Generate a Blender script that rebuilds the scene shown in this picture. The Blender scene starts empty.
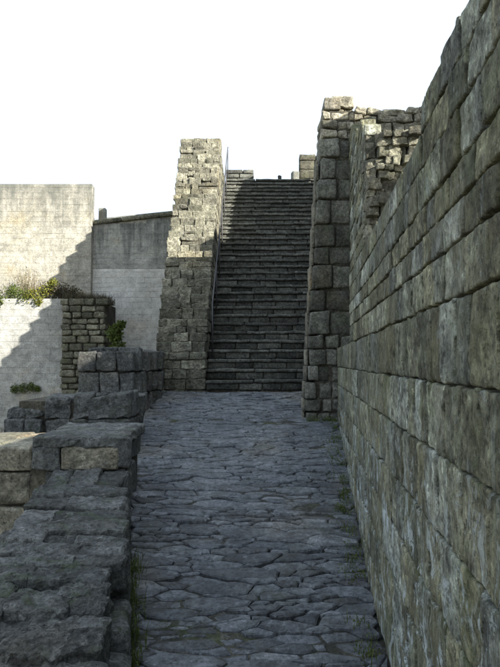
import bpy, math, random
from mathutils import Vector, Matrix, noise
R = math.radians
rnd = random.Random(11)
scene = bpy.context.scene
col = scene.collection
EYE = 2.2                                    # eye level above the origin; heights below are given relative to it

# ---------------------------------------------------------------- camera
cd = bpy.data.cameras.new('camera'); cam = bpy.data.objects.new('camera', cd); col.objects.link(cam)
cd.sensor_fit = 'VERTICAL'; cd.sensor_height = 36.0; cd.lens = 35.1
cd.clip_start = 0.05; cd.clip_end = 5000
cam.location = (0, 0, EYE); cam.rotation_euler = (R(90 + 2.5), 0, 0)
scene.camera = cam
# ---------------------------------------------------------------- sky, sun, exposure
SUN = Vector((-1.0, 0.75, -0.55)).normalized()          # direction the light travels
elev = math.asin(-SUN.z); azim = math.atan2(-SUN.x, -SUN.y)
w = bpy.data.worlds.new('World'); scene.world = w; w.use_nodes = True
wn = w.node_tree; bg = wn.nodes['Background']
sky = wn.nodes.new('ShaderNodeTexSky'); sky.sky_type = 'NISHITA'; sky.sun_disc = False
sky.sun_elevation = elev; sky.sun_rotation = azim
sky.air_density = 1.0; sky.dust_density = 2.0; sky.ozone_density = 1.0
tc = wn.nodes.new('ShaderNodeTexCoord'); cn = wn.nodes.new('ShaderNodeTexNoise')      # thin bright cloud veil all over the sky
cn.inputs['Scale'].default_value = 1.8; cn.inputs['Detail'].default_value = 5
wn.links.new(tc.outputs['Generated'], cn.inputs['Vector'])
cr = wn.nodes.new('ShaderNodeMapRange'); cr.inputs[1].default_value = .3; cr.inputs[2].default_value = .7
cr.inputs[3].default_value = .72; cr.inputs[4].default_value = 1.0
wn.links.new(cn.outputs['Fac'], cr.inputs[0])
cm = wn.nodes.new('ShaderNodeMix'); cm.data_type = 'RGBA'; cm.inputs[7].default_value = (2.62, 2.95, 3.35, 1)
wn.links.new(cr.outputs[0], cm.inputs[0]); wn.links.new(sky.outputs[0], cm.inputs[6])
wn.links.new(cm.outputs[2], bg.inputs[0]); bg.inputs[1].default_value = 0.15
sd = bpy.data.lights.new('sun', 'SUN'); sd.energy = 5.0; sd.angle = R(0.53); sd.color = (1, .945, .85)
so = bpy.data.objects.new('sun', sd); col.objects.link(so); so.location = (20, -10, 20)
so.rotation_euler = SUN.to_track_quat('-Z', 'Y').to_euler()
vs = scene.view_settings
vs.view_transform = 'Standard'; vs.look = 'None'; vs.gamma = 1; vs.use_curve_mapping = False
vs.exposure = 1.45
scene.render.engine = 'CYCLES'
scene.cycles.max_bounces = 6; scene.cycles.diffuse_bounces = 4

# ---------------------------------------------------------------- materials
class NT:
    def __init__(s, name):
        s.m = bpy.data.materials.new(name); s.m.use_nodes = True
        s.t = s.m.node_tree; s.b = s.t.nodes['Principled BSDF']
        s.pos = s.t.nodes.new('ShaderNodeNewGeometry')
        s.info = s.t.nodes.new('ShaderNodeObjectInfo')
    def n(s, k): return s.t.nodes.new(k)
    def l(s, a, b): s.t.links.new(a, b)
    def coord(s, scale=(1, 1, 1), perobj=False):
        mp = s.n('ShaderNodeMapping'); mp.inputs['Scale'].default_value = scale
        s.l(s.pos.outputs['Position'], mp.inputs['Vector'])
        if perobj:
            m2 = s.n('ShaderNodeVectorMath'); m2.operation = 'MULTIPLY_ADD'
            s.l(s.info.outputs['Random'], m2.inputs[0]); m2.inputs[1].default_value = (37, 19, 53)
            s.l(mp.outputs[0], m2.inputs[2]); return m2.outputs[0]
        return mp.outputs[0]
    def noise(s, sc, detail=5, rough=.6, scale=(1, 1, 1), perobj=False, dist=0):
        t = s.n('ShaderNodeTexNoise'); t.inputs['Scale'].default_value = sc; t.inputs['Detail'].default_value = detail
        t.inputs['Roughness'].default_value = rough; t.inputs['Distortion'].default_value = dist
        s.l(s.coord(scale, perobj), t.inputs['Vector']); return t.outputs['Fac']
    def ramp(s, f, a, b, lo=0., hi=1.):
        t = s.n('ShaderNodeMapRange'); t.inputs[1].default_value = a; t.inputs[2].default_value = b
        t.inputs[3].default_value = lo; t.inputs[4].default_value = hi
        t.interpolation_type = 'SMOOTHSTEP'; s.l(f, t.inputs[0]); return t.outputs[0]
    def mix(s, f, a, b, mode='MIX'):
        t = s.n('ShaderNodeMix'); t.data_type = 'RGBA'; t.blend_type = mode
        if isinstance(f, (int, float)): t.inputs[0].default_value = f
        else: s.l(f, t.inputs[0])
        for x, i in ((a, 6), (b, 7)):
            if isinstance(x, (tuple, list)): t.inputs[i].default_value = (*x, 1)
            else: s.l(x, t.inputs[i])
        return t.outputs[2]
    def math(s, op, a, b=None):
        t = s.n('ShaderNodeMath'); t.operation = op
        for x, i in ((a, 0), (b, 1)):
            if x is None: continue
            if isinstance(x, (int, float)): t.inputs[i].default_value = x
            else: s.l(x, t.inputs[i])
        return t.outputs[0]
    def scale_col(s, c, f):
        t = s.n('ShaderNodeVectorMath'); t.operation = 'SCALE'
        if isinstance(c, tuple): t.inputs[0].default_value = c
        else: s.l(c, t.inputs[0])
        if isinstance(f, (int, float)): t.inputs['Scale'].default_value = f
        else: s.l(f, t.inputs['Scale'])
        return t.outputs[0]
    def z(s):
        x = s.n('ShaderNodeSeparateXYZ'); s.l(s.pos.outputs['Position'], x.inputs[0]); return x.outputs[2]
    def up(s):
        x = s.n('ShaderNodeSeparateXYZ'); s.l(s.pos.outputs['Normal'], x.inputs[0]); return x.outputs[2]
    def bump(s, h, strength, dist, prev=None):
        t = s.n('ShaderNodeBump'); t.inputs['Strength'].default_value = strength; t.inputs['Distance'].default_value = dist
        s.l(h, t.inputs['Height'])
        if prev is not None: s.l(prev, t.inputs['Normal'])
        return t.outputs[0]
    def done(s, c, rough=.9, normal=None, spec=.3):
        s.l(c, s.b.inputs['Base Color'])
        if isinstance(rough, (int, float)): s.b.inputs['Roughness'].default_value = rough
        else: s.l(rough, s.b.inputs['Roughness'])
        s.b.inputs['Specular IOR Level'].default_value = spec
        if normal is not None: s.l(normal, s.b.inputs['Normal'])
        return s.m

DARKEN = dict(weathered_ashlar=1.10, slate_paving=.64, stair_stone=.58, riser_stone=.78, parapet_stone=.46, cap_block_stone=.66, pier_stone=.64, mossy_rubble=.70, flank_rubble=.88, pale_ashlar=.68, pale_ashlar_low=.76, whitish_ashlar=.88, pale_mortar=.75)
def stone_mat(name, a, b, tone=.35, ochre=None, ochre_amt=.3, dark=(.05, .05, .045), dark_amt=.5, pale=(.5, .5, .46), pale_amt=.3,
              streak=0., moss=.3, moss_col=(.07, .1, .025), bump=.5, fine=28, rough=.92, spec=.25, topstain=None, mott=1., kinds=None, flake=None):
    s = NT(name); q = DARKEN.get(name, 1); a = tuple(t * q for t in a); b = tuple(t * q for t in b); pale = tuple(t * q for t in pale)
    c = s.mix(s.ramp(s.noise(1.6, 4, perobj=True), .35, .65), a, b)
    if ochre: c = s.mix(s.ramp(s.noise(.9, 5, .65), .52, .72, 0, ochre_amt), c, ochre)
    if kinds:                                      # blocks cut from different beds: olive brown, pale blue grey
        wn_ = s.n('ShaderNodeTexWhiteNoise'); wn_.noise_dimensions = '1D'; s.l(s.info.outputs['Random'], wn_.inputs['W'])
        c = s.mix(s.ramp(wn_.outputs['Value'], .40, .95, 0, .70), c, tuple(t * q for t in kinds[0]))
        c = s.mix(s.ramp(wn_.outputs['Value'], .45, .05, 0, .70), c, tuple(t * q for t in kinds[1]))
    v = s.ramp(s.info.outputs['Random'], 0, 1, 1 - tone, 1 + tone)
    c = s.scale_col(c, v)
    c = s.scale_col(c, s.ramp(s.noise(fine, 8, .75), .3, .7, 1 - .5 * mott, 1 + .5 * mott))
    c = s.scale_col(c, s.ramp(s.noise(fine * 1.7, 4, .6, perobj=True), .34, .46, 1 - .5 * mott, 1.0))
    c = s.scale_col(c, s.ramp(s.noise(fine * 1.3, 4, .7, dist=.3), .56, .68, 1.0, 1 + .7 * mott))
    c = s.scale_col(c, s.ramp(s.noise(6, 6, .7, perobj=True), .33, .67, 1 - .38 * mott, 1 + .38 * mott))
    if dark_amt: c = s.mix(s.ramp(s.noise(4.2, 8, .78, dist=.6), .49, .66, 0, dark_amt), c, dark)
    if kinds: c = s.mix(s.ramp(s.noise(1.9, 7, .75, dist=.5), .48, .62, 0, .55), c, tuple(t * q for t in kinds[0]))
    if pale_amt: c = s.mix(s.ramp(s.noise(9.5, 6, .75, dist=.4), .58, .66, 0, pale_amt), c, pale)
    h = s.noise(fine, 7, .72)
    n = s.bump(h, bump, .034)
    n = s.bump(s.noise(7, 5, .65, perobj=True), bump * .8, .05, n)
    if streak:
        st = s.noise(1, 6, .75, (19, 19, 2.4), True, .5)
        c = s.scale_col(c, s.ramp(st, .3, .7, 1 - .62 * streak, 1 + .62 * streak))
        c = s.mix(s.ramp(s.noise(1, 4, .7, (28, 28, 1.5), False, .4), .57, .66, 0, .7 * streak), c, pale)
        c = s.mix(s.ramp(s.noise(1, 4, .7, (17, 17, 1.2), False, .6), .54, .68, 0, .7 * streak), c, dark)
        n = s.bump(st, .75 * streak, .05, n)
    if flake:                                      # pale flaking skin low on the wall
        fz = s.ramp(s.z(), flake[0], flake[1], 1, 0)
        fn = s.ramp(s.noise(1, 7, .8, (6, 6, 4), False, .8), .53, .60, 0, flake[2])
        c = s.mix(s.math('MULTIPLY', fz, fn), c, pale)
        n = s.bump(s.math('MULTIPLY', fz, fn), .5, .02, n)
    if streak:                                     # thin black weep lines
        c = s.mix(s.ramp(s.noise(1, 3, .6, (42, 42, .8), False, .5), .60, .68, 0, .8 * streak), c, tuple(t * .5 for t in dark))
    if moss:
        g = s.ramp(s.noise(3.1, 6, .75, dist=.5), .50, .66, 0, 1)
        upf = s.ramp(s.up(), -.3, .8, .30, 1)
        c = s.mix(s.math('MULTIPLY', s.math('MULTIPLY', g, upf), moss), c, moss_col)
    if topstain:                                   # rain-washed black crust below an exposed wall head
        z0, z1, amt = topstain
        f = s.math('ADD', s.z(), s.ramp(s.noise(1, 5, .75, (3.2, 3.2, .35)), .25, .75, -.9, .9))
        c = s.mix(s.math('MULTIPLY', s.ramp(f, z0, z1, 0, amt), s.ramp(s.noise(2.5, 6, .7), .3, .6, .4, 1)), c, dark)
    return s.done(c, rough, n, spec)

M = {}
M['ashlar'] = stone_mat('weathered_ashlar', (.160, .172, .120), (.235, .240, .185), .40, (.19, .175, .09), .5, dark_amt=.6,
                        pale=(.52, .58, .58), pale_amt=.30, streak=.22, moss=.75, moss_col=(.085, .105, .04), bump=1.0, fine=20, mott=1.25, kinds=((.178, .170, .105), (.272, .292, .265)), flake=(1.3, 2.3, 1.0))
M['joint'] = stone_mat('dark_joint_earth', (.055, .052, .042), (.085, .078, .06), .05, pale_amt=0, moss=.35, bump=.6)
M['pier'] = stone_mat('pier_stone', (.165, .168, .14), (.26, .26, .22), .45, (.24, .17, .09), .3, dark_amt=.6, pale_amt=.25, moss=.4, bump=.7)
M['rubble'] = stone_mat('rubble_limestone', (.22, .21, .16), (.32, .30, .24), .30, (.32, .25, .13), .4, dark_amt=.55, pale_amt=.4, moss=.35, bump=.8)
M['flank'] = stone_mat('flank_rubble', (.17, .165, .125), (.27, .26, .20), .38, (.24, .19, .10), .35, dark_amt=.5, pale_amt=.30, moss=.3, bump=.9)
M['stair'] = stone_mat('stair_stone', (.15, .155, .135), (.21, .212, .185), .30, None, 0, dark_amt=.55, pale_amt=.15, moss=.15, bump=.6)
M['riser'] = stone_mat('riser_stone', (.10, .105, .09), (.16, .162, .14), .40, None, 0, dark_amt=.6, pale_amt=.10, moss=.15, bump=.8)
M['parapet'] = stone_mat('parapet_stone', (.172, .184, .182), (.268, .280, .272), .28, (.25, .18, .09), .15, dark_amt=.7, pale_amt=.65, moss=.4, bump=.9)
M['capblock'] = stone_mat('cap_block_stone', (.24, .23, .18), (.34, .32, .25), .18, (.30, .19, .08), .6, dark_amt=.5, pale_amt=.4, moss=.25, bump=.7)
M['pale'] = stone_mat('pale_ashlar', (.45, .43, .36), (.55, .525, .45), .12, (.44, .36, .22), .7, dark=(.12, .125, .11), dark_amt=.5, pale_amt=.15, moss=.2, bump=.35, mott=.55, topstain=(5.5, 7.1, .92))
M['pale_low'] = stone_mat('pale_ashlar_low', (.44, .44, .41), (.54, .54, .50), .12, (.46, .36, .2), .35, dark=(.12, .125, .11), dark_amt=.25, pale_amt=.15, moss=.15, bump=.35, mott=.5)
M['crust'] = stone_mat('crusted_ashlar', (.30, .30, .27), (.38, .38, .34), .12, (.34, .29, .19), .55, dark=(.07, .075, .07), dark_amt=.35, pale_amt=.12, moss=.10, bump=.35, mott=.45, topstain=(4.9, 6.2, .85))
M['whitish'] = stone_mat('whitish_ashlar', (.53, .52, .475), (.63, .62, .57), .1, (.5, .42, .28), .3, dark=(.3, .31, .3), dark_amt=.3, pale_amt=.1, moss=.05, bump=.35, mott=.35)
M['dark_rubble'] = stone_mat('mossy_rubble', (.17, .165, .12), (.26, .25, .185), .35, None, 0, dark_amt=.65, pale_amt=.25, moss=.6, moss_col=(.075, .1, .025), bump=.8)
M['slate'] = stone_mat('slate_paving', (.116, .131, .150), (.176, .190, .206), .36, (.15, .135, .09), .35, dark=(.05, .055, .06), dark_amt=.35,
                       pale=(.27, .29, .31), pale_amt=.25, moss=.22, moss_col=(.06, .075, .03), bump=.45, fine=22, rough=.62, spec=.4)
M['mortar'] = stone_mat('pale_mortar', (.36, .35, .30), (.42, .41, .36), .05, pale_amt=0, dark=(.12, .125, .11), dark_amt=.3, moss=.1, bump=.6)
M['grout'] = stone_mat('earthy_mortar', (.15, .14, .105), (.20, .19, .145), .05, pale_amt=.1, moss=.35, bump=.8)
M['soil'] = stone_mat('path_earth', (.06, .062, .058), (.095, .092, .075), .05, pale_amt=.08, moss=.5, bump=.8)
M['earth'] = stone_mat('ground_earth', (.16, .14, .09), (.22, .19, .12), .05, pale_amt=.1, moss=.7, moss_col=(.08, .11, .03), bump=.8)

def plain(name, c, rough=.6, metal=0., var=.3):
    s = NT(name)
    f = s.ramp(s.noise(30, 5, .7), .3, .7, 1 - var, 1 + var)
    s.b.inputs['Metallic'].default_value = metal
    return s.done(s.scale_col(c, f), rough, s.bump(s.noise(60, 4), .2, .004), .4)
def leaf_mat(name, a, b, trans=.3):
    s = NT(name)
    f = s.ramp(s.noise(14, 3, .6), .35, .65)
    c = s.mix(f, a, b); c = s.scale_col(c, s.ramp(s.noise(70, 2), .3, .7, .6, 1.4))
    s.done(c, .6, None, .3)
    tr = s.n('ShaderNodeBsdfTranslucent'); s.l(c, tr.inputs[0])
    mx = s.n('ShaderNodeMixShader'); mx.inputs[0].default_value = trans
    s.l(s.b.outputs[0], mx.inputs[1]); s.l(tr.outputs[0], mx.inputs[2])
    s.l(mx.outputs[0], s.t.nodes['Material Output'].inputs[0]); return s.m
M['metal'] = plain('grey_painted_steel', (.06, .06, .062), .6, .1)
M['leaf'] = leaf_mat('green_leaf', (.06, .09, .02), (.12, .15, .035))
M['leaf_dark'] = leaf_mat('dark_leaf', (.022, .045, .012), (.045, .075, .02))
M['leaf_yellow'] = leaf_mat('yellow_leaf', (.24, .22, .03), (.10, .13, .025))
M['dry'] = leaf_mat('dry_stalk', (.10, .085, .05), (.055, .05, .032))
M['straw'] = leaf_mat('straw', (.34, .30, .2), (.22, .19, .12))
M['bark'] = plain('bark', (.07, .055, .04), .9)

# ---------------------------------------------------------------- object helpers
def link(name, mesh, mat, parent=None, loc=(0, 0, 0), rot=(0, 0, 0)):
    o = bpy.data.objects.new(name, mesh); col.objects.link(o)
    if mat is not None and mesh is not None and not mesh.materials: mesh.materials.append(mat)
    o.rotation_euler = rot
    loc = Vector(loc)
    if parent is not None:
        o.parent = parent; p = parent
        while p is not None: loc = loc - p.location; p = p.parent
    o.location = loc
    return o
def tag(o, label=None, cat=None, group=None, kind=None):
    if label: o['label'] = label
    if cat: o['category'] = cat
    if group: o['group'] = group
    if kind or cat: o['kind'] = kind or 'thing'
    return o
def empty(name, loc): return link(name, None, None, None, loc)
def mesh_of(name, v, f, smooth=False):
    m = bpy.data.meshes.new(name); m.from_pydata(v, [], f)
    if smooth: m.polygons.foreach_set('use_smooth', [True] * len(m.polygons))
    m.update(); return m

_top = {}
def topo(nx, ny, nz):
    k = (nx, ny, nz)
    if k in _top: return _top[k]
    idx = {}; pts = []; faces = []
    def vi(i, j, l):
        q = (i, j, l)
        if q not in idx: idx[q] = len(pts); pts.append(q)
        return idx[q]
    for i in range(nx):
        for l in range(nz):
            faces.append((vi(i, 0, l), vi(i + 1, 0, l), vi(i + 1, 0, l + 1), vi(i, 0, l + 1)))
            faces.append((vi(i, ny, l), vi(i, ny, l + 1), vi(i + 1, ny, l + 1), vi(i + 1, ny, l)))
    for j in range(ny):
        for l in range(nz):
            faces.append((vi(0, j, l), vi(0, j, l + 1), vi(0, j + 1, l + 1), vi(0, j + 1, l)))
            faces.append((vi(nx, j, l), vi(nx, j + 1, l), vi(nx, j + 1, l + 1), vi(nx, j, l + 1)))
    for i in range(nx):
        for j in range(ny):
            faces.append((vi(i, j, 0), vi(i, j + 1, 0), vi(i + 1, j + 1, 0), vi(i + 1, j, 0)))
            faces.append((vi(i, j, nz), vi(i + 1, j, nz), vi(i + 1, j + 1, nz), vi(i, j + 1, nz)))
    _top[k] = (pts, faces); return _top[k]

def axis(n, half, r):
    """grid lines along one edge: the outer ones stand r from the corner so faces stay flat and only the arris is worn"""
    if n < 3: return [-half + 2 * half * i / n for i in range(n + 1)]
    return [-half] + [-half + r + (2 * half - 2 * r) * i / (n - 2) for i in range(n - 1)] + [half]

def stone_mesh(w, d, h, r=.015, amp=.01, freq=6., seg=(4, 3, 3), flute=0., chip=0., skew=.0):
    """a worn block, w along x, d along y, h along z: worn arrises, uneven faces, knocked-off corners"""
    pts, faces = topo(*seg)
    sx, sy, sz = rnd.uniform(0, 90), rnd.uniform(0, 90), rnd.uniform(0, 90)
    hw, hd, hh = w / 2, d / 2, h / 2
    r = min(r, .3 * min(w, d, h)); out = []
    X, Y, Z = axis(seg[0], hw, r), axis(seg[1], hd, r), axis(seg[2], hh, r)
    N = noise.noise
    k1, k2, k3, k4 = (rnd.gauss(0, skew) for _ in range(4))
    for (i, j, l) in pts:
        p = Vector((X[i], Y[j], Z[l]))
        ex = (i in (0, seg[0])) + (j in (0, seg[1])) + (l in (0, seg[2]))
        s = Vector((p.x * freq + sx, p.y * freq + sy, p.z * freq + sz))
        wear = .5 + .9 * abs(N(s * .8))
        if ex >= 2:                                  # arris or corner: pull in
            c = 1 - (.30 if ex == 2 else .42) * 1
            dx = -math.copysign(r, p.x) if i in (0, seg[0]) else 0
            dy = -math.copysign(r, p.y) if j in (0, seg[1]) else 0
            dz = -math.copysign(r, p.z) if l in (0, seg[2]) else 0
            p = p + Vector((dx, dy, dz)) * (.32 if ex == 2 else .45) * wear * 1.6
        nv = Vector((N(s), N(s + Vector((0, 19, 0))), N(s + Vector((0, 0, 19))))) 
        n2 = Vector((N(s * 2.7), N(s * 2.7 + Vector((0, 19, 0))), N(s * 2.7 + Vector((0, 0, 19)))))
        dd = nv * amp + n2 * amp * .5
        if seg[0] * seg[1] >= 60: dd += Vector((N(s * 6.1), N(s * 6.1 + Vector((0, 19, 0))), N(s * 6.1 + Vector((0, 0, 19))))) * amp * .32
        dd.x += k1 * p.z + k3 * p.y; dd.z += k2 * p.x + k4 * p.x * p.z / max(hh, .01)
        if flute and j == 0:
            fl = N(Vector((p.x * 22 + sx, sy, p.z * 2.0 + sz))) + .6 * N(Vector((p.x * 47 + sx, sy, p.z * 3 + sz)))
            dd.y += flute * fl
        out.append(tuple(p + dd))
    return mesh_of('stone', out, faces, amp < .0135)

def stone(parent, name, c, size, mat, rz=0., tilt=0., **kw):
    m = stone_mesh(*size, **kw)
    return link(name, m, mat, parent, c, (rnd.uniform(-tilt, tilt), rnd.uniform(-tilt, tilt), rz + rnd.uniform(-tilt, tilt)))

def prism(name, prof, o, u, n, thick, mat, parent=None, base=None):
    """solid with profile [(s, z)] in the vertical plane through o along u, reaching from the face back along -n by thick"""
    base = Vector(base if base is not None else (o[0], o[1], min(p[1] for p in prof)))
    o = Vector((o[0], o[1], 0)); u = Vector(u); n = Vector(n)
    v = []
    for dd in (0, thick):
        for s, z in prof: v.append(tuple(o + u * s - n * dd + Vector((0, 0, z)) - base))
    k = len(prof)
    f = [tuple(range(k)), tuple(range(2 * k - 1, k - 1, -1))]
    for i in range(k): f.append((i, i + k, (i + 1) % k + k, (i + 1) % k))
    m = mesh_of(name, v, f)
    import bmesh
    bm = bmesh.new(); bm.from_mesh(m); bmesh.ops.recalc_face_normals(bm, faces=bm.faces); bm.to_mesh(m); bm.free()
    return link(name, m, mat, parent, base)

def course_row(parent, name, o, u, n, z0, z1, s0, s1, lens, depth, mat, gap=.012, proud=.012, tilt=.01, keep=None, setback=0., **kw):
    """one course of blocks on the face through o along u (unit), outward normal n"""
    u = Vector(u); n = Vector(n); rz = math.atan2(u.y, u.x)
    # face must look along local -y
    if (Vector((-math.sin(rz), math.cos(rz), 0)) * -1).dot(n) < 0: rz += math.pi
    s = s0; made = []
    while s < s1 - .02:
        L = rnd.uniform(*lens)
        if s1 - (s + L) < lens[0] * .6: L = s1 - s
        a, b = s, s + L; s += L
        if keep and not keep((a + b) / 2, (z0 + z1) / 2): continue
        p = rnd.uniform(0, proud)
        c = Vector((o[0], o[1], 0)) + u * ((a + b) / 2) + n * (p - depth / 2 - setback) + Vector((0, 0, (z0 + z1) / 2))
        made.append(stone(parent, name, c, (b - a - gap * rnd.uniform(.7, 1.9), depth, z1 - z0 - gap * rnd.uniform(.6, 1.4)), mat, rz, tilt, **kw))
    return made

def block_sheet(parent, name, o, u, n, rects, mat, depth=.12, proud=.012, bev=.003):
    """many small blocks, too far away to tell apart one by one, joined in one mesh"""
    u = Vector(u); n = Vector(n); v = []; f = []
    base = Vector((o[0], o[1], rects[0][2]))
    for (a, b, z0, z1) in rects:
        p = rnd.uniform(0, proud); k = len(v); t1 = rnd.uniform(-.004, .004)
        O = Vector((o[0], o[1], 0)) - base
        for (e, q) in ((0., -depth), (0., p - bev), (bev, p)):
            for (ss, zz, g) in ((a + e, z0 + e, 1), (b - e, z0 + e, -1), (b - e, z1 - e, 1), (a + e, z1 - e, -1)):
                v.append(tuple(O + u * ss + n * (q + g * t1) + Vector((0, 0, zz))))
        for r0 in (0, 4):
            for i in range(4): f.append((k + r0 + i, k + r0 + (i + 1) % 4, k + r0 + 4 + (i + 1) % 4, k + r0 + 4 + i))
        f.append((k + 8, k + 9, k + 10, k + 11))
    m = mesh_of(name, v, f)
    return tag(link(name, m, mat, parent, base), kind='stuff')

def sheet_rects(s0, s1, z0, z1, hc, lens, gap=.0015, keep=None):
    out = []; z = z0
    while z < z1 - .03:
        h = rnd.uniform(*hc)
        if z1 - (z + h) < hc[0] * .6: h = z1 - z
        s = s0 - rnd.uniform(0, lens[0] * .5) * 0
        while s < s1 - .02:
            L = rnd.uniform(*lens)
            if s1 - (s + L) < lens[0] * .5: L = s1 - s
            if keep is None or keep(s + L / 2, z + h / 2):
                out.append((s + gap / 2, s + L - gap / 2, z + gap / 2, z + h - gap / 2))
            s += L
        z += h
    return out

E = EYE
def path_z(y):
    z = .02 + .17 * y
    if y < 3.2: z = .564 - .04 * (3.2 - y)
    if y > 10.1: z = 1.737
    return z
def wall_x(y): return .42 + .085 * y
def left_x(y):
    P = [(-2, -.30), (1.5, -.24), (3.41, -.61), (5.7, -1.05), (8.3, -1.5), (10.2, -1.29), (10.6, -1.25)]
    for (a, xa), (b, xb) in zip(P, P[1:]):
        if y <= b: return xa + (xb - xa) * max(0, (y - a)) / (b - a)
    return P[-1][1]
def right_x(y): return wall_x(y) + .02 if y < 8.5 else 1.95

# ---------------------------------------------------------------- ground
g = mesh_of('ground', [(-1500, -1500, 0), (1500, -1500, 0), (1500, 1500, 0), (-1500, 1500, 0)], [(0, 1, 2, 3)])
tag(link('ground', g, M['earth'], None, (0, 0, -1.2)), 'dry earth ground below the castle walls', 'ground', kind='structure')

# path: an earth bed on a solid ramp, flagstones on it
ys = [-2 + .2 * i for i in range(64)]
v = []; f = []
NXP = 8
for y in ys:
    a, b = left_x(y) - .08, right_x(y) + .06
    for i in range(NXP + 1):
        x = a + (b - a) * i / NXP
        v.append((x, y, path_z(y) - .020 + .012 * noise.noise(Vector((x * 2, y * 2, 0)))))
    v.append((b, y, -1.3)); v.append((a, y, -1.3))
W_ = NXP + 3
for j in range(len(ys) - 1):
    for i in range(W_):
        f.append((j * W_ + i, j * W_ + (i + 1) % W_, (j + 1) * W_ + (i + 1) % W_, (j + 1) * W_ + i))
path = link('path', mesh_of('path', v, f, False), M['soil'])
tag(path, 'sloping path of irregular blue grey flagstones leading up to the stairs', 'path', kind='structure')

def clip(poly, px, py, nx, ny):
    out = []; k = len(poly)
    for i in range(k):
        a = poly[i]; b = poly[(i + 1) % k]
        da = (a[0] - px) * nx + (a[1] - py) * ny; db = (b[0] - px) * nx + (b[1] - py) * ny
        if da <= 0: out.append(a)
        if (da < 0 < db) or (db < 0 < da):
            t = da / (da - db); out.append((a[0] + (b[0] - a[0]) * t, a[1] + (b[1] - a[1]) * t))
    return out
def undul(x, y): return .028 * noise.noise(Vector((x * 1.1, y * 1.6, 3))) + .012 * noise.noise(Vector((x * 2.5, y * 4, 8)))
AN = 2.7
sites = []
tries = 0
while tries < 26000:
    tries += 1
    y = rnd.uniform(1.9, 10.25); x = rnd.uniform(left_x(y) - .1, right_x(y) + .1)
    r = .19 + .10 * noise.noise(Vector((x * 1.7, y * 1.7, 5))) + rnd.choice((-.08, -.05, -.02, 0, .03, .06))
    ok = True
    for (sx, sy, sr) in sites:
        if abs(sy - y) < .3 and (sx - x) ** 2 + ((sy - y) * AN) ** 2 < (.5 * (r + sr)) ** 2 * 1.25: ok = False; break
    if ok: sites.append((x, y, r))
cells = []
for i, (x, y, r) in enumerate(sites):
    poly = [(-.6, -.6), (.6, -.6), (.6, .6), (-.6, .6)]
    for j, (a, b, r2) in enumerate(sites):
        if i == j: continue
        dx, dy = a - x, (b - y) * AN
        d2 = dx * dx + dy * dy
        if d2 > .9: continue
        t = .5 + (r * r - r2 * r2) / (2 * d2)
        poly = clip(poly, dx * t, dy * t, dx, dy)
        if len(poly) < 3: break
    if len(poly) < 3: continue
    P = []
    for (px, py) in poly:
        yy = y + py / AN; xx = x + px
        xx = max(left_x(yy) + .005, min(right_x(yy) - .01, xx)); P.append((xx, min(yy, 10.19)))
    cx = sum(p[0] for p in P) / len(P); cy = sum(p[1] for p in P) / len(P)
    area = abs(sum(P[k][0] * P[(k + 1) % len(P)][1] - P[(k + 1) % len(P)][0] * P[k][1] for k in range(len(P)))) / 2
    if area < .003: continue
    cells.append((cy, cx, P))
cells.sort()
def flag(P, cx, cy, far=False):
    ring = []
    k = len(P)
    for i in range(k):
        a, b = P[i], P[(i + 1) % k]
        L = math.hypot(b[0] - a[0], b[1] - a[1]); n = max(1, int(L / (.045 if not far else .09)))
        for t in range(n):
            q = t / n; px, py = a[0] + (b[0] - a[0]) * q, a[1] + (b[1] - a[1]) * q
            j = Vector((px * 17, py * 17, 1.3))
            px += .012 * noise.noise(j); py += .008 * noise.noise(j + Vector((5, 5, 5)))
            dx, dy = px - cx, py - cy; dl = math.hypot(dx, dy) + 1e-6
            s = max(.3, 1 - (.003 + .009 * max(0, .4 + noise.noise(Vector((px * 5, py * 5, 9))))) / dl)
            ring.append((dx * s, dy * s))
    hz = rnd.gauss(0, .005); ta, tb = rnd.gauss(0, .015), rnd.gauss(0, .042)
    z0 = path_z(cy)
    v = []; n = len(ring)
    for (dx, dy) in ring: v.append((dx, dy, -.07 + path_z(cy + dy) - z0))
    for (dx, dy) in ring:
        v.append((dx, dy, hz - .008 + rnd.uniform(-.003, .003) + ta * dx + tb * dy + path_z(cy + dy) - z0 + undul(cx + dx, cy + dy)))
    for (dx, dy) in ring:
        l = math.hypot(dx, dy) + 1e-6; s = max(.4, 1 - .013 / l); ex, ey = dx * s, dy * s
        v.append((ex, ey, hz + ta * ex + tb * ey + path_z(cy + ey) - z0 + undul(cx + ex, cy + ey)))
    v.append((0, 0, hz + .002 + undul(cx, cy)))
    fc = []
    for r0 in (0, n):
        for i in range(n): fc.append((r0 + i, r0 + (i + 1) % n, r0 + n + (i + 1) % n, r0 + n + i))
    for i in range(n): fc.append((2 * n + i, 2 * n + (i + 1) % n, 3 * n))
    return v, fc, z0
near = [c for c in cells if c[0] > 3.1][:300]
nearset = set(id(c) for c in near)
rv = []; rf = []
for c in cells:
    cy, cx, P = c
    v, fc, z0 = flag(P, cx, cy, id(c) not in nearset)
    # faces must be counter-clockwise seen from above
    ar = sum(P[k][0] * P[(k + 1) % len(P)][1] - P[(k + 1) % len(P)][0] * P[k][1] for k in range(len(P)))
    if ar < 0: fc = [tuple(reversed(q)) for q in fc]
    if id(c) in nearset:
        link('paving_stone', mesh_of('paving_stone', v, fc), M['slate'], path, (cx, cy, z0))
    else:
        k = len(rv); rv += [(a + cx, b + cy, q + z0) for a, b, q in v]; rf += [tuple(t + k for t in q) for q in fc]
tag(link('far_paving', mesh_of('far_paving', rv, rf), M['slate'], path), kind='stuff')

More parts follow.
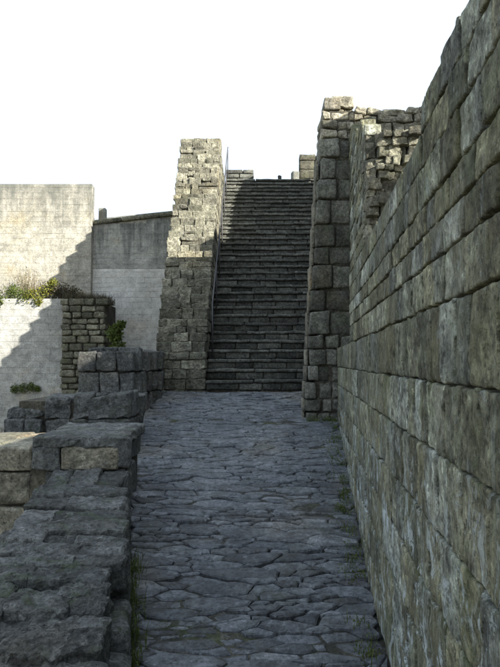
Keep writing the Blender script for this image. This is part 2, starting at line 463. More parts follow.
# ---------------------------------------------------------------- the long wall beside the path
ud = Vector((.085, 1, 0)).normalized(); nd = Vector((-1, .085, 0)).normalized()
o0 = (wall_x(0), 0)
S = lambda y: y * math.hypot(1, .085)
prof = [(S(.1), -1.25), (S(8.36), -1.25), (S(8.36), E + .165), (S(6.02), E + .165), (S(6.02), E + .76), (S(2.3), E + .76), (S(2.3), E + .88), (S(.1), E + .88)]
oi = (o0[0] - nd.x * .028, o0[1] - nd.y * .028)
aw = prism('ashlar_wall', prof, oi, ud, nd, .5, M['joint'])
tag(aw, 'tall weathered grey green ashlar wall running along the path in shade', 'wall')
bounds = [.93, .815, .69, .545, .44, .33, .18, -.065, -.29, -.54, -.78, -1.02, -1.26, -1.5]
for i, (zt, zb) in enumerate(zip(bounds, bounds[1:])):
    s1 = S(2.32) if i == 0 else (S(6.05) if zb > .17 else S(8.42))
    s0 = S(.1) + rnd.uniform(-.2, 0)
    def keep(s, z): return z + .12 > path_z(s) + .0 and s > S(-.7)
    # finer mesh for the blocks near the camera
    for (a, b, seg) in ((s0, S(3.2), (14, 3, 10)), (S(3.2), s1, (8, 3, 6))):
        if b > s1: b = s1
        if b - a < .1: continue
        course_row(aw, 'block', o0, ud, nd, E + zb, E + zt, a, b, (.13, .28) if a < 2 else (.38, .60), .22, M['ashlar'],
                   gap=.009 if i < 6 else .008, proud=.007, tilt=.005, keep=keep, r=.005 if i < 6 else .007, amp=.005 if i < 6 else .008, freq=13, seg=seg, flute=0, skew=.010)

# ---------------------------------------------------------------- tall broken wall standing on from it
o1x = .564
ud1 = Vector((.089, 1, 0)).normalized(); nd1 = Vector((-1, .089, 0)).normalized()
S1 = lambda y: y * math.hypot(1, .089)
rw = prism('ruined_wall', [(S1(6.1), E - .9), (S1(8.7), E - .9), (S1(8.7), E + 2.95), (S1(7.4), E + 2.45), (S1(6.1), E + 1.75)], (o1x + .05, 0), ud1, nd1, .38, M['joint'])
tag(rw, 'tall broken wall end with rough sunlit core behind the long ashlar wall', 'wall')
z = E - .05
def rtop(s): return E + 2.3 + (s - S1(6.0)) / (S1(8.7) - S1(6.0)) * .85
while z < E + 3.1:
    h = rnd.uniform(.10, .15)
    def keep(s, zz): return zz < rtop(s) - .06
    course_row(rw, 'block', (o1x, 0), ud1, nd1, z, z + h, S1(6.14) + rnd.uniform(0, .06), S1(8.72), (.26, .45), .16, M['ashlar'], gap=.010, proud=.015, tilt=.01,
               keep=keep, r=.012, amp=.006, freq=8, seg=(5, 3, 3), flute=.003)
    z += h
# broken core facing the camera
z = E + .35
while z < E + 2.12:
    h = rnd.uniform(.05, .11)
    x = o1x + .089 * 6 + .012; x1 = x + .46 + .10 * noise.noise(Vector((z * 2, 1, 1)))
    while x < x1:
        L = rnd.uniform(.06, .15)
        dy = .20 * noise.noise(Vector((x * 5, z * 4, 2))) + rnd.uniform(-.03, .03)
        stone(rw, 'core_stone', (x + L / 2, 6.16 + dy, z + h / 2), (L, rnd.uniform(.22, .3), h * .98), M['flank'], rnd.uniform(-.1, .1), .035,
              r=.008, amp=.014, freq=16, seg=(5, 4, 5), skew=.05)
        x += L * .98
    z += h * .97

# ---------------------------------------------------------------- pier at the foot of the stairs
def pier_left(z): return .72 + (z - (E - .75)) / 4.45 * .27
pr = [( .80, E - 1.2), (1.40, E - 1.2), (1.40, E + 3.35), (1.06, E + 3.35)]
pier = prism('stone_pier', pr, (0, 8.56), (1, 0, 0), (0, -1, 0), .8, M['joint'])
tag(pier, 'tall leaning stone pier with stacked corner blocks beside the stairs', 'pier')
z = E - .85; k = 0
while z < E + 3.30:
    low = z < E + .25; high = z > E + 2.92
    h = rnd.uniform(.17, .24) if low else (rnd.uniform(.12, .16) if high else rnd.uniform(.24, .33))
    xl = pier_left(z); xs = [xl]
    if low or high:
        x = xl
        while x < 1.36:
            x += rnd.uniform(.12, .25); xs.append(min(x, 1.40))
    else: xs += [xl + (.20 if k % 2 else .27), 1.40]
    for a, b in zip(xs, xs[1:]):
        if b - a < .04: continue
        first = a == xl
        stone(pier, 'quoin' if first else 'block', ((a + b) / 2 + (rnd.uniform(-.02, .01) if first else 0), 8.5 + .28 + (0 if first else .035) + rnd.uniform(-.02, .02), z + h / 2),
              (b - a - .014, .56, h - .018), M['rubble'] if high else M['pier'], 0, .03,
              r=.02, amp=.012 if not high else .022, freq=7, seg=(5, 4, 4), skew=.03)
    # pale strip paints skylight onto the edge towards the stairs; side blocks behind
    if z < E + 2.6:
        stone(pier, 'skylight_edge', (xl - .012, 8.74, z + h / 2), (.035, .30, h - .008), M['capblock'], 0, .008, r=.008, amp=.006, seg=(3, 4, 4))
    if not high:
        stone(pier, 'block', (xl + .20, 9.1, z + h / 2), (.24, .5, h - .02), M['pier'], 0, .02, r=.03, amp=.014, seg=(3, 4, 3))
    z += h; k += 1

stone(pier, 'block', (1.10, 8.74, E + 3.45), (.22, .40, .16), M['rubble'], 0, .02, r=.015, amp=.014, freq=8, seg=(5, 4, 4))

# ---------------------------------------------------------------- rubble wall behind, and the wall along the far side of the stairs
bw = prism('rubble_wall', [(1.3, E - 1.2), (3.4, E - 1.2), (3.4, E + 3.6), (2.3, E + 3.5), (1.3, E + 3.5)], (0, 9.32), (1, 0, 0), (0, -1, 0), .5, M['joint'])
tag(bw, 'rubble wall with a ragged sunlit crest between the pier and the ashlar wall', 'wall')
z = E + 1.2
while z < E + 4.0:
    h = rnd.uniform(.09, .19); x = 1.15
    while x < 3.4:
        L = rnd.uniform(.14, .34)
        if z + h < E + 3.68 + .07 * noise.noise(Vector((x * 1.9, 2, 1))) + .2 * min(1, ((x - 2.0) / .7) ** 2):
            stone(bw, 'rubble_stone', (x + L / 2, 9.25 + .2 + rnd.uniform(-.04, .04), z + h / 2), (L - .01, .45, h - .008), M['rubble'], 0, .05, r=.02, amp=.024, freq=8, seg=(5, 3, 4), skew=.05)
        x += L
    z += h
fw = prism('stair_side_wall', [(9.9, E - 1.5), (17.5, E - 1.5), (17.5, E + 6.6), (16.8, E + 6.55), (15.2, E + 5.75), (12.8, E + 4.22), (11.2, E + 4.30), (10.6, E + 4.12), (9.9, E + 3.4)], (2.10, 0), (0, 1, 0), (-1, 0, 0), .5, M['joint'])  # crest hidden by the pier, shaped to shade the upper steps and flank
tag(fw, 'stone wall closing the far side of the stairs behind the pier, its unseen crest raised for shade', 'wall')
z = E + .4
while z < E + 6.3:
    h = rnd.uniform(.2, .28)
    def keep(s, zz): return zz < (E + 4.05 if s < 12.8 else E + 4.05 + (s - 12.8) * .6) and zz > E - .6 + (s - 10.2) * .68 - .3
    course_row(fw, 'block', (2.085, 0), (0, 1, 0), (-1, 0, 0), z, z + h, 9.95, 17.5, (.35, .6), .3, M['pier'], keep=keep, r=.02, amp=.014, seg=(3, 2, 2))
    z += h

# ---------------------------------------------------------------- staircase
NS = 34; RI = .165; TR = .2417; Y0 = 10.2; Z0 = E - .446
XL, XR = -.70, 2.0
prf = [(Y0 + .06, Z0 - 2.2)]
for i in range(NS):
    prf += [(Y0 + .06 + TR * i, Z0 + RI * i - (.03 if i else .5)), (Y0 + .06 + TR * i, Z0 + RI * (i + 1) - .03)]
prf += [(Y0 + NS * TR + .4, Z0 + NS * RI - .03), (Y0 + NS * TR + .4, Z0 - 2.2)]
st = prism('staircase', prf, (XR, 0), (0, 1, 0), (1, 0, 0), XR - XL, M['joint'])
tag(st, 'long steep flight of dark worn stone steps climbing to the skyline', 'staircase')
for i in range(NS):
    y = Y0 + TR * i; z = Z0 + RI * i
    # one step: worn tread slabs over a row of small riser stones
    step = empty('step', (XL, y, z)); step.parent = st; step.location = Vector((XL, y, z)) - st.location
    x = XL
    while x < XR - .05:
        L = rnd.uniform(.55, 1.1)
        if XR - (x + L) < .4: L = XR - x
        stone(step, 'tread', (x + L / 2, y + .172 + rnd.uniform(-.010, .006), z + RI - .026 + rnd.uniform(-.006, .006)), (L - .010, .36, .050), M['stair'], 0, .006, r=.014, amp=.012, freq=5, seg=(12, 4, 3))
        x += L
    x = XL
    while x < XR - .05:
        L = rnd.uniform(.28, .55)
        if XR - (x + L) < .2: L = XR - x
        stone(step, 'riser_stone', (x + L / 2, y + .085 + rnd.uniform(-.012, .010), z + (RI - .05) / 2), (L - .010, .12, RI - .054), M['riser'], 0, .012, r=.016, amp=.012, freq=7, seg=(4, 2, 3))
        x += L
# landing and the low walls on it
zl = Z0 + NS * RI
lv = [(-1.6, Y0 + NS * TR + .18), (3.2, Y0 + NS * TR + .18), (3.2, 24), (-1.6, 24)]
m = mesh_of('upper_terrace', [(a, b, -1.2) for a, b in lv] + [(a, b, zl - .012) for a, b in lv],
            [(4, 5, 6, 7), (0, 1, 5, 4), (1, 2, 6, 5), (2, 3, 7, 6), (3, 0, 4, 7)])
tag(link('upper_terrace', m, M['stair']), 'paved terrace at the head of the stairs', 'terrace', kind='structure')
def small_wall(name, label, x0, x1, y, z0, z1, hc, mat, d=.4, lens=(.3, .55)):
    core = prism(name, [(x0 + .03, z0), (x1 - .03, z0), (x1 - .03, z1 - .04), (x0 + .03, z1 - .04)], (0, y + .03), (1, 0, 0), (0, -1, 0), d - .05, M['joint'])
    tag(core, label, 'wall')
    z = z0 + .005
    while z < z1 - .02:
        h = min(rnd.uniform(*hc), z1 - z)
        if z1 - z - h < .06: h = z1 - z
        course_row(core, 'block', (0, y), (1, 0, 0), (0, -1, 0), z, z + h, x0, x1, lens, d, mat, gap=.012, proud=.02, r=.02, amp=.01, seg=(4, 3, 3))
        z += h
    return core
small_wall('low_wall', 'low stone kerb wall on the skyline at the top of the handrail', -.72, .12, 19.0, zl - .02, zl + .52, (.13, .14), M['stair'])
small_wall('wall_stub', 'square stub of block wall at the right of the top step', 1.46, 2.5, 19.0, zl - .02, zl + .97, (.24, .28), M['dark_rubble'])
so_ = tag(stone(None, 'loose_block', (1.33, 18.9, zl + .20), (.22, .2, .44), M['pale'], .2, .05, r=.03, amp=.02), 'small pale loose block beside the wall stub on the top landing', 'stone')
tag(stone(None, 'loose_stone', (.85, 18.32, zl + .06), (.10, .1, .15), M['riser'], .5, .1, r=.04, amp=.03), 'tiny dark stone lying on the edge of the top step', 'stone')

# ---------------------------------------------------------------- stepped flank wall left of the stairs
def fl_y(z):
    t = z - (E + .15)
    return 10.2 if t < 0 else 10.2 + t * (5.3 / 5.15)
fp = [(10.28, E - 3.4), (10.24, E + .10), (15.54, E + 5.25), (18.3, E + 5.22), (18.3, E - 3.4)]
fk = prism('flank_wall', fp, (-.76, 0), (0, 1, 0), (1, 0, 0), .72, M['grout'])
tag(fk, 'rubble flank wall left of the stairs, sunlit upper part and shaded foot', 'wall')
z = E - .62; row = 0
while z < E + 5.3:
    h = rnd.uniform(.10, .19)
    yf = fl_y(z + h * .4)
    wl = -1.50 - .17 * max(0, min(1, (z - E) / 5.3)) + rnd.uniform(-.022, .022)
    x = wl
    while x < -.74:
        L = rnd.uniform(.12, .34)
        if -.70 - (x + L) < .14: L = -.70 - x
        dep = rnd.uniform(.45, .6)
        # some beds are split into two thin stones
        if h > .15 and rnd.random() < .2:
            q = rnd.uniform(.4, .6)
            for (za, hh) in ((z, h * q), (z + h * q, h * (1 - q))):
                stone(fk, 'rubble_stone', (x + L / 2, yf + dep / 2 + rnd.uniform(-.02, .025), za + hh / 2), (L - .007, dep, hh - .007), M['flank'], 0, .015, r=.012, amp=.014, freq=13, seg=(5, 4, 4), skew=.025)
        else:
            stone(fk, 'rubble_stone', (x + L / 2, yf + dep / 2 + rnd.uniform(-.025, .03), z + h / 2), (L - .007, dep, h - .007), M['flank'], 0, .015, r=.012, amp=.015, freq=13, seg=(6, 4, 5), skew=.025)
        x += L
    z += h; row += 1
# side towards the stairs, the flat back of the crest and its cap slab
z = E - .4
while z < E + 5.2:
    h = rnd.uniform(.2, .28)
    def keep(s, zz): return s > fl_y(zz) + .35 and zz > Z0 + (s - Y0) * RI / TR - .2 and zz < E + 5.15
    course_row(fk, 'side_stone', (-.715, 0), (0, 1, 0), (1, 0, 0), z, z + h, 10.3 + rnd.uniform(0, .3), 18.2, (.4, .7), .14, M['flank'], keep=keep, gap=.016, proud=.02, r=.02, amp=.014, seg=(3, 2, 3))
    z += h
stone(fk, 'cap_slab', (-1.22, 15.95, E + 5.40), (.90, .55, .10), M['stair'], 0, .01, r=.015, amp=.008, seg=(6, 3, 2))

# handrail: posts and sloping rail
def tube(pts, r, seg=8):
    v = []; f = []
    for i, p in enumerate(pts):
        a = Vector(pts[max(0, i - 1)]); b = Vector(pts[min(len(pts) - 1, i + 1)]); t = (b - a).normalized()
        s = t.cross(Vector((1, 0, .01))).normalized(); q = t.cross(s)
        for k in range(seg):
            an = 2 * math.pi * k / seg; v.append(tuple(Vector(p) + (s * math.cos(an) + q * math.sin(an)) * r))
    for i in range(len(pts) - 1):
        for k in range(seg): f.append((i * seg + k, i * seg + (k + 1) % seg, (i + 1) * seg + (k + 1) % seg, (i + 1) * seg + k))
    f.append(tuple(range(seg - 1, -1, -1))); f.append(tuple(range((len(pts) - 1) * seg, len(pts) * seg)))
    return mesh_of('tube', v, f, True)
hr = empty('handrail', (-.60, 10.9, Z0 + 3 * RI))
tag(hr, 'thin grey metal handrail climbing the left side of the stairs', 'handrail')
def sz(y): return Z0 + RI * (int((y - Y0) / TR) + 1)
def rz_(y): return Z0 + (y - Y0) * RI / TR + RI + .82
yA, yB = 10.9, 18.35
link('rail', tube([(-.63, yA, rz_(yA) - .35), (-.63, yA, rz_(yA) - .03), (-.63, yA + .05, rz_(yA) + .02), (-.63, yB - .1, rz_(yB)), (-.63, yB, rz_(yB) + .02)], .013), M['metal'], hr)
for i in range(7):
    y = yA + (yB - .15 - yA) * i / 6
    link('post', tube([(-.63, y, sz(y) - .01), (-.63, y, rz_(y) + .0)], .013), M['metal'], hr)

# ---------------------------------------------------------------- parapets on the open side of the path
pw = prism('parapet_wall', [(8.36, E - 2.6), (10.25, E - 2.6), (10.25, E + .08), (8.36, E + .10)], (-1.56, 0), (0, 1, 0), (1, 0, 0), .58, M['joint'])
tag(pw, 'dark coursed parapet wall joining the foot of the flank wall', 'wall')
zz = [E - .95, E - .70, E - .42, E - .13, E + .17]
for i, (a, b) in enumerate(zip(zz, zz[1:])):
    y = 8.28 + rnd.uniform(-.02, .06)
    while y < 10.15:
        L = rnd.uniform(.22, .44)
        if 10.2 - (y + L) < .2: L = 10.2 - y
        xo = left_x(y + L / 2)
        top = rnd.uniform(-.03, .03) if i == 3 else 0
        q1 = rnd.uniform(.18, .30); xs = [xo, xo - q1, xo - q1 - rnd.uniform(.16, .26), xo - .72]
        for p, q in zip(xs, xs[1:]):
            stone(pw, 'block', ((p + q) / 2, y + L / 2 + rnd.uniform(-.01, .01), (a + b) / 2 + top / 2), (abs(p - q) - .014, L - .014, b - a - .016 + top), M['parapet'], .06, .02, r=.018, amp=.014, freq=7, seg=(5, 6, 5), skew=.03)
        y += L
# broken stub in front of it
ps = prism('parapet_stub', [(6.98, E - 2.6), (8.0, E - 2.6), (8.0, E - .42), (6.98, E - .42)], (-1.42, 0), (0, 1, 0), (1, 0, 0), 1.05, M['joint'])
tag(ps, 'low broken stub of parapet with a jagged top before the coursed parapet', 'wall')
x = -2.62
while x < -1.3:
    L = rnd.uniform(.18, .34)
    if -1.26 - (x + L) < .18: L = -1.26 - x
    for (a, b) in ((E - 1.15, E - .88), (E - .87, E - .60)):
        stone(ps, 'block', (x + L / 2, 7.15 + rnd.uniform(-.03, .03), (a + b) / 2), (L - .014, .5, b - a - .012), M['parapet'], 0, .03, r=.02, amp=.018, seg=(6, 5, 5), skew=.03)
    t = E - .36 + .10 * noise.noise(Vector((x * 2, 4, 4))) - (.14 if x < -2.3 else 0)
    stone(ps, 'block', (x + L / 2, 7.2 + rnd.uniform(-.03, .05), (E - .60 + t) / 2), (L - .014, .55, t - (E - .60)), M['parapet'], rnd.uniform(-.1, .1), .05, r=.016, amp=.022, freq=10, seg=(8, 7, 6), skew=.06)
    stone(ps, 'block', (x + L / 2, 7.75 + rnd.uniform(-.03, .05), (E - .75 + t - .02) / 2), (L - .014, .52, t - (E - .73)), M['parapet'], rnd.uniform(-.1, .1), .05, r=.016, amp=.022, freq=10, seg=(8, 7, 6), skew=.06)
    x += L
for y in (7.0, 7.5, 8.0):
    stone(ps, 'block', (left_x(y + .2) - .17, y + .22, E - .78), (.34, .46, .5), M['parapet'], .17, .03, r=.03, amp=.02, seg=(4, 4, 4))
# raised cap blocks
cb = prism('parapet_block', [(-1.73, E - 2.6), (-1.06, E - 2.6), (-1.06, E - .68), (-1.73, E - .68)], (0, 5.16), (1, 0, 0), (0, -1, 0), 1.0, M['joint'])
tag(cb, 'raised squared parapet block with an ochre band, half way up the path', 'wall')
stone(cb, 'cap_slab', (-1.36, 5.70, E - .63), (.72, 1.16, .085), M['parapet'], .02, .012, r=.012, amp=.018, freq=7, seg=(24, 26, 6))
for (xa, xb, mm) in ((-1.71, -1.49, 'parapet'), (-1.485, -1.03, 'capblock')):
    stone(cb, 'block', ((xa + xb) / 2, 5.40, E - .76), (xb - xa, .56, .18), M[mm], 0, .012, r=.014, amp=.014, freq=7, seg=(9, 8, 6))
    stone(cb, 'block', ((xa + xb) / 2, 5.95, E - .76), (xb - xa, .5, .18), M['parapet'], 0, .012, r=.014, amp=.014, freq=7, seg=(6, 6, 5))
for i, (z0, z1) in enumerate(((-1.30, -1.06), (-1.05, -.85), (-.84, -.60))):
    y = 5.12
    while y < 6.3:
        L = rnd.uniform(.3, .5); xo = left_x(y + L / 2)
        stone(cb, 'block', (xo - .055, y + L / 2, E + (z0 + z1) / 2), (.13, L - .012, z1 - z0 - .01), M['parapet'], .19, .02, r=.025, amp=.016, seg=(3, 5, 4))
        y += L
for x in (-1.62, -1.29):
    stone(cb, 'block', (x + .16, 5.35, E - .97), (.33, .4, .24), M['parapet'], 0, .02, r=.02, amp=.018, seg=(6, 5, 5), skew=.03)
ob = prism('outer_wall', [(-4.6, E - 3.4), (-1.74, E - 3.4), (-1.74, E - .78), (-4.6, E - .78)], (0, 5.22), (1, 0, 0), (0, -1, 0), 1.1, M['joint'])
tag(ob, 'lower outer wall beyond the parapet with a sunlit top', 'wall')
x = -4.6
while x < -1.8:
    L = rnd.uniform(.4, .62)
    if -1.71 - (x + L) < .25: L = -1.71 - x
    stone(ob, 'cap_stone', (x + L / 2, 5.72, E - .765), (L - .014, 1.16, .19), M['capblock'], 0, .012, r=.025, amp=.014, seg=(6, 8, 4)); x += L
for i, (z0, z1) in enumerate(((-1.12, -.87), (-1.38, -1.13), (-1.66, -1.39), (-1.94, -1.67), (-2.2, -1.95))):
    course_row(ob, 'block', (0, 5.17), (1, 0, 0), (0, -1, 0), E + z0, E + z1, -4.6, -1.72, (.35, .6), .3, M['capblock'], proud=.03, r=.022, amp=.014, seg=(5, 3, 4))

# foreground parapet: rough slabs laid across a broad low wall
def par_z(y): return E - 1.83 + .193 * y
fp_ = []
v = []; f = []
ysp = [.4 + .4 * i for i in range(13)]
for y in ysp:
    y = min(y, 5.14)
    a, b = -1.48, left_x(y) - .18
    for (x, z) in ((a, -1.25), (a, par_z(y) - .12), (b, par_z(y) - .12), (b, -1.25)): v.append((x + 1, y - 3, z))
for j in range(len(ysp) - 1):
    for i in range(4): f.append((j * 4 + i, (j + 1) * 4 + i, (j + 1) * 4 + (i + 1) % 4, j * 4 + (i + 1) % 4))
f.append((0, 1, 2, 3)); f.append(tuple(len(v) - 4 + i for i in (3, 2, 1, 0)))
nw = link('foreground_parapet', mesh_of('foreground_parapet', v, f), M['joint'], None, (-1, 3, 0))
tag(nw, 'broad low parapet of rough broken slabs beside the path in the foreground', 'wall')
y = 1.2
while y < 5.05:
    dpt = rnd.uniform(.11, .23)
    if y + dpt > 4.95: dpt = 5.12 - y
    xr = left_x(y + dpt / 2) - (.13 if y < 3.6 else .03); x = -1.50 + rnd.uniform(-.03, .03)
    near = y < 3.6
    while x < xr - .05:
        L = rnd.uniform(.14, .38)
        if xr - (x + L) < .12: L = xr - x
        hz = rnd.uniform(-.045, .02) if near else rnd.uniform(-.015, .018)
        th = rnd.uniform(.16, .22)
        t = par_z(y + dpt / 2) + hz
        o = stone(nw, 'slab', (x + L / 2, y + dpt / 2 + rnd.uniform(-.03, .03), t - th / 2), (L + .012, dpt + .01, th), M['parapet'], rnd.uniform(-.10, .10), .015,
              r=.014, amp=.020 if near else .015, freq=11, seg=(20, 12, 8) if near else (16, 9, 6), skew=.03)
        o.rotation_euler.x += .17 + rnd.uniform(-.03, .03)
        x += L
    y += dpt * .97
for i, (za, zb) in enumerate(((-.42, -.22), (-.64, -.43), (-.86, -.65))):
    y = 1.3
    while y < 5.1:
        L = rnd.uniform(.28, .5); ym = y + L / 2
        stone(nw, 'face_stone', (left_x(ym) - .13, ym, par_z(ym) + (za + zb) / 2 + .06), (.24, L - .014, zb - za - .012), M['parapet'], .19, .03, r=.03, amp=.022, seg=(3, 6, 4))
        stone(nw, 'face_stone', (-1.46, ym, par_z(ym) + (za + zb) / 2 + .06), (.2, L - .014, zb - za - .012), M['parapet'], 0, .03, r=.03, amp=.022, seg=(3, 6, 4))
        y += L

# ---------------------------------------------------------------- castle walls behind on the left
DA = 17.0
ca = prism('curtain_wall', [(-14, E - 3.4), (-4.22, E - 3.4), (-4.22, E + 4.66), (-14, E + 4.66)], (0, DA + .012), (1, 0, 0), (0, -1, 0), .30, M['mortar'])
tag(ca, 'tall pale ashlar curtain wall crossed by a slanting sunlit edge', 'wall')
block_sheet(ca, 'ashlar_facing', (0, DA), (1, 0, 0), (0, -1, 0), sheet_rects(-12, -4.18, E + 1.0, E + 4.70, (.11, .2), (.2, .65)), M['pale'], proud=.005)
sv = sheet_rects(DA + .0, DA + .32, E + 1.0, E + 4.7, (.11, .2), (.2, .65))
block_sheet(ca, 'corner_facing', (-4.19, 0), (0, 1, 0), (1, 0, 0), sv, M['pale'], proud=.01)
DB = 17.2
cbk = prism('crusted_wall', [(-4.4, E - 3.4), (-.9, E - 3.4), (-.9, E + 4.02), (-4.4, E + 3.62)], (0, DB + .012), (1, 0, 0), (0, -1, 0), .8, M['mortar'])
tag(cbk, 'lower grey wall with a black crusted top between curtain wall and stairs', 'wall')
block_sheet(cbk, 'ashlar_facing', (0, DB), (1, 0, 0), (0, -1, 0), sheet_rects(-4.4, -.95, E + 2.48, E + 4.15, (.11, .19), (.2, .6), keep=lambda s, z: z < E + 3.65 + (s + 4.4) * .115 - .06), M['crust'], proud=.005)
block_sheet(cbk, 'pale_facing', (0, DB), (1, 0, 0), (0, -1, 0), sheet_rects(-4.4, -.95, E - .6, E + 2.475, (.11, .19), (.2, .6)), M['whitish'], proud=.005)
for i in range(7):
    a = -4.42 + i * .5
    o = stone(cbk, 'coping', (a + .25, DB + .2, E + 3.68 + (a + .25 + 4.4) * .115), (.49, .55, .11), M['dark_rubble'], 0, .004, r=.015, amp=.008, seg=(5, 3, 2)); o.rotation_euler.y = -.115
bp = prism('back_coping_wall', [(-4.15, E + 1), (-.9, E + 1), (-.9, E + 4.50), (-4.15, E + 4.16)], (0, 18.6), (1, 0, 0), (0, -1, 0), .5, M['crust'])
tag(bp, 'plain wall head just showing above the crusted wall', 'wall')
tag(stone(None, 'stone_post', (-4.0, 17.5, E + 3.93), (.19, .2, .46), M['pale'], 0, .01, r=.02, amp=.01, seg=(3, 3, 5)), 'short square stone post standing on the crusted wall head', 'post')

# lower terrace wall with a planted ledge
lw = prism('terrace_wall', [(-10, E - 3.4), (-4.62, E - 3.4), (-4.62, E + 1.52), (-10, E + 1.52)], (0, 16.012), (1, 0, 0), (0, -1, 0), .95, M['mortar'])
tag(lw, 'pale low ashlar wall under the planted ledge', 'wall')
block_sheet(lw, 'ashlar_facing', (0, 16.0), (1, 0, 0), (0, -1, 0), sheet_rects(-9, -4.60, E - 1.6, E + 1.56, (.11, .18), (.2, .6)), M['pale_low'], proud=.005)
dr = prism('rubble_buttress', [(-4.56, E - 3.4), (-3.52, E - 3.4), (-3.52, E + 1.42), (-4.56, E + 1.42)], (0, 15.78), (1, 0, 0), (0, -1, 0), 1.2, M['joint'])
tag(dr, 'dark mossy rubble buttress with grassy top beside the pale low wall', 'buttress')
z = E - 1.3
while z < E + 1.48:
    h = rnd.uniform(.12, .2)
    course_row(dr, 'rubble_stone', (0, 15.7), (1, 0, 0), (0, -1, 0), z, z + h, -4.58 + rnd.uniform(-.03, .03), -3.45 + rnd.uniform(-.08, .06), (.2, .42), .3, M['dark_rubble'], gap=.02, proud=.05, tilt=.03, r=.03, amp=.022, seg=(4, 3, 3))
    z += h

# ---------------------------------------------------------------- unseen turret added to shade the pier and the rubble wall
tu = prism('shade_turret', [(4.0, -1.2), (5.7, -1.2), (5.7, E + 4.75), (4.0, E + 4.75)], (0, 5.4), (1, 0, 0), (0, -1, 0), 2.5, M['joint'])
tag(tu, 'unseen square turret added beyond the ashlar wall to shade the pier', 'tower')
for (o, u, n, a, b) in (((0, 5.36), (1, 0, 0), (0, -1, 0), 3.97, 5.73), ((3.96, 0), (0, 1, 0), (-1, 0, 0), 5.36, 7.93)):
    block_sheet(tu, 'ashlar_facing', o, u, n, sheet_rects(a, b, -1.2, E + 4.78, (.22, .28), (.35, .6)), M['rubble'], proud=.02)

kt = prism('shade_tower', [(7.0, -1.2), (9.2, -1.2), (9.2, E + 4.95), (7.0, E + 4.95)], (0, -.35), (1, 0, 0), (0, -1, 0), 2.05, M['joint'])  # second unseen tower, put in to keep sun off the parapet stub
tag(kt, 'unseen square tower added beyond the ashlar wall to shade the parapet stub', 'tower')
for (o, u, n, a, b) in (((0, -.39), (1, 0, 0), (0, -1, 0), 6.97, 9.23), ((6.96, 0), (0, 1, 0), (-1, 0, 0), -.39, 1.73)):
    block_sheet(kt, 'ashlar_facing', o, u, n, sheet_rects(a, b, -1.2, E + 4.98, (.22, .28), (.35, .6)), M['rubble'], proud=.02)

# ---------------------------------------------------------------- plants
def foliage(pts, n, size, up=.3):
    v = []; f = []
    for _ in range(n):
        c, rad = pts[rnd.randrange(len(pts))]
        d = Vector((rnd.gauss(0, 1), rnd.gauss(0, 1), rnd.gauss(0, 1))).normalized() * rad * rnd.random() ** .45
        p = Vector(c) + d; s = size * rnd.uniform(.6, 1.4)
        a = Vector((rnd.gauss(0, 1), rnd.gauss(0, 1), rnd.gauss(0, 1) + up)).normalized()
        b = a.cross(Vector((rnd.gauss(0, 1), rnd.gauss(0, 1), rnd.gauss(0, 1)))).normalized(); k = len(v)
        q = a.cross(b) * s * .12
        v += [tuple(p), tuple(p + a * s * .5 + b * s * .32 + q), tuple(p + a * s), tuple(p + a * s * .5 - b * s * .32 + q)]
        f += [(k, k + 1, k + 2), (k, k + 2, k + 3)]
    return v, f
def blades(spots, h, wd, lean=.5):
    v = []; f = []
    for (p, n, hs) in spots:
        for _ in range(n):
            q = Vector(p) + Vector((rnd.gauss(0, .03), rnd.gauss(0, .03), -.01)); an = rnd.uniform(0, 6.28)
            l = rnd.uniform(.1, lean); hh = h * hs * rnd.uniform(.5, 1.2)
            t = Vector((math.cos(an), math.sin(an), 0)); s = t.cross(Vector((0, 0, 1))) * wd; k = len(v)
            m1 = q + t * l * hh * .35 + Vector((0, 0, hh * .6)); e = q + t * l * hh + Vector((0, 0, hh))
            v += [tuple(q - s), tuple(q + s), tuple(m1 + s * .7), tuple(m1 - s * .7), tuple(e)]
            f += [(k, k + 1, k + 2, k + 3), (k + 3, k + 2, k + 4)]
    return v, f
def plant(name, label, cat, base, blobs, n, size, mat, stems=0, stem_mat='bark', stem_h=.4, group=None):
    b = Vector(base); r = tag(empty(name, base), label, cat, group)
    v, f = foliage([(Vector(c), q) for c, q in blobs], n, size)
    link('foliage', mesh_of('foliage', v, f), mat, r, base)
    if stems:
        v = []; f = []
        for _ in range(stems):
            e = Vector((rnd.gauss(0, .25) * stem_h, rnd.gauss(0, .2) * stem_h, stem_h * rnd.uniform(.6, 1.1))); s = Vector((.006, 0, 0)); q = Vector((0, .006, 0)); k = len(v)
            o = Vector((rnd.gauss(0, .05), rnd.gauss(0, .04), 0))
            v += [tuple(o - s), tuple(o + s), tuple(o + q), tuple(o + e)]; f += [(k, k + 1, k + 3), (k + 1, k + 2, k + 3), (k + 2, k, k + 3)]
        link('stem', mesh_of('stem', v, f), M[stem_mat], r, base)
    return r
LZ = E + 1.54
plant('yellow_shrub', 'yellow flowering shrub growing on the planted ledge', 'shrub', (-5.3, 16.15, LZ), [((0, -.1, .12), .22), ((.22, 0, .26), .18), ((.38, .02, .42), .12), ((-.16, -.1, .08), .2), ((.1, -.18, -.05), .12)], 1000, .05, M['leaf_yellow'], 30, stem_h=.75)
plant('green_shrub', 'low green bush on the ledge at the foot of the curtain wall', 'shrub', (-6.0, 16.2, LZ), [((0, -.05, .08), .26), ((.42, -.12, .04), .22), ((-.5, -.05, .1), .3), ((.1, 0, .22), .18), ((-.9, 0, .15), .3), ((-.2, -.2, -.06), .12), ((-1.4, 0, .12), .3), ((-1.9, 0, .1), .28)], 3000, .045, M['leaf'], 14, stem_h=.45)
plant('pale_stalks', 'dry pale stalks fanning up behind the yellow shrub', 'plant', (-5.7, 16.5, LZ), [((0, 0, .45), .4)], 260, .05, M['straw'], 90, 'straw', 1.1)
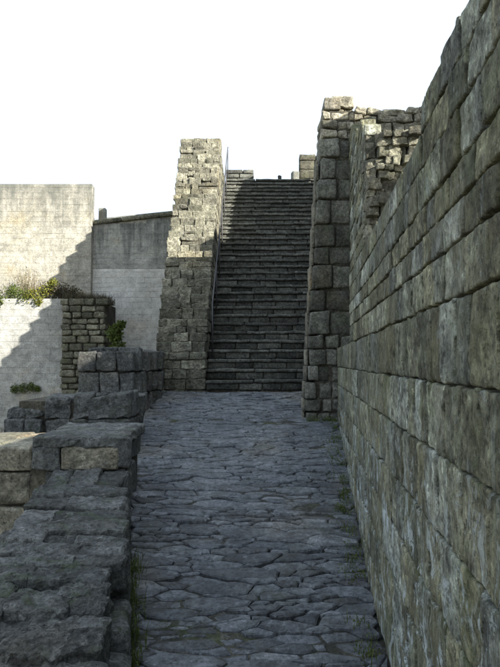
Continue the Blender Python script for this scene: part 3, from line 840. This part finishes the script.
plant('dead_bush', 'brown dead bush on the ledge next to the rubble buttress', 'shrub', (-4.75, 16.3, LZ), [((0, 0, .2), .28), ((-.3, 0, .24), .26), ((.3, 0, .14), .24)], 1700, .05, M['dry'], 40, 'bark', .6)
sp = [((rnd.uniform(-4.55, -3.5), rnd.uniform(15.75, 16.6), E + 1.44), 10, rnd.uniform(.5, 1.2)) for _ in range(260)]
v, f = blades(sp, .26, .006, .9)
tag(link('dry_grass', mesh_of('dry_grass', v, f), M['dry']), 'dark dry grass fringe on top of the rubble buttress', 'grass', kind='stuff')
plant('ivy_clump', 'green ivy clump climbing beside the rubble buttress', 'ivy', (-3.0, 15.2, E - .3), [((0, 0, .15), .3), ((-.1, 0, .55), .22), ((-.15, 0, .9), .14), ((-.02, 0, 1.15), .07), ((.2, 0, .1), .2), ((-.2, .1, 1.0), .14)], 2600, .08, M['leaf'], 10, stem_h=1.2)
plant('fern_tuft', 'small bright green tuft growing on the foot of the pale low wall', 'plant', (-5.55, 15.95, E - .66), [((0, 0, .02), .13), ((.2, 0, .04), .12), ((-.2, 0, .0), .12), ((.35, 0, .0), .08)], 1300, .035, M['leaf'], 0)
# weeds along the foot of the walls
sp = []
for _ in range(150):
    y = 2.4 + 6 * rnd.random() ** 1.1; off = abs(rnd.gauss(0, .06))
    if noise.noise(Vector((y * 1.6, 7, 1))) < -.32: continue
    sp.append(((wall_x(y) - .03 - off, y, path_z(y)), rnd.randint(3, 8), rnd.uniform(.4, 1.1)))
for _ in range(190):
    y = rnd.uniform(2.2, 4.6); sp.append(((left_x(y) - .04 + rnd.gauss(0, .04), y, path_z(y)), rnd.randint(4, 10), rnd.uniform(.7, 2.2)))
for _ in range(26):
    sp.append(((rnd.uniform(.75, 1.1), 8.44 - abs(rnd.gauss(0, .05)), path_z(8.4)), 6, rnd.uniform(.4, .9)))
v, f = blades(sp, .075, .003, .9)
v2, f2 = foliage([(Vector(p) + Vector((0, 0, .012)), .05) for p, a, b in sp], 6500, .013)
k = len(v); v += v2; f += [tuple(t + k for t in q) for q in f2]
tag(link('weeds', mesh_of('weeds', v, f), M['leaf']), 'small green weeds and leaves in the joints along the path edges', 'weeds', kind='stuff')
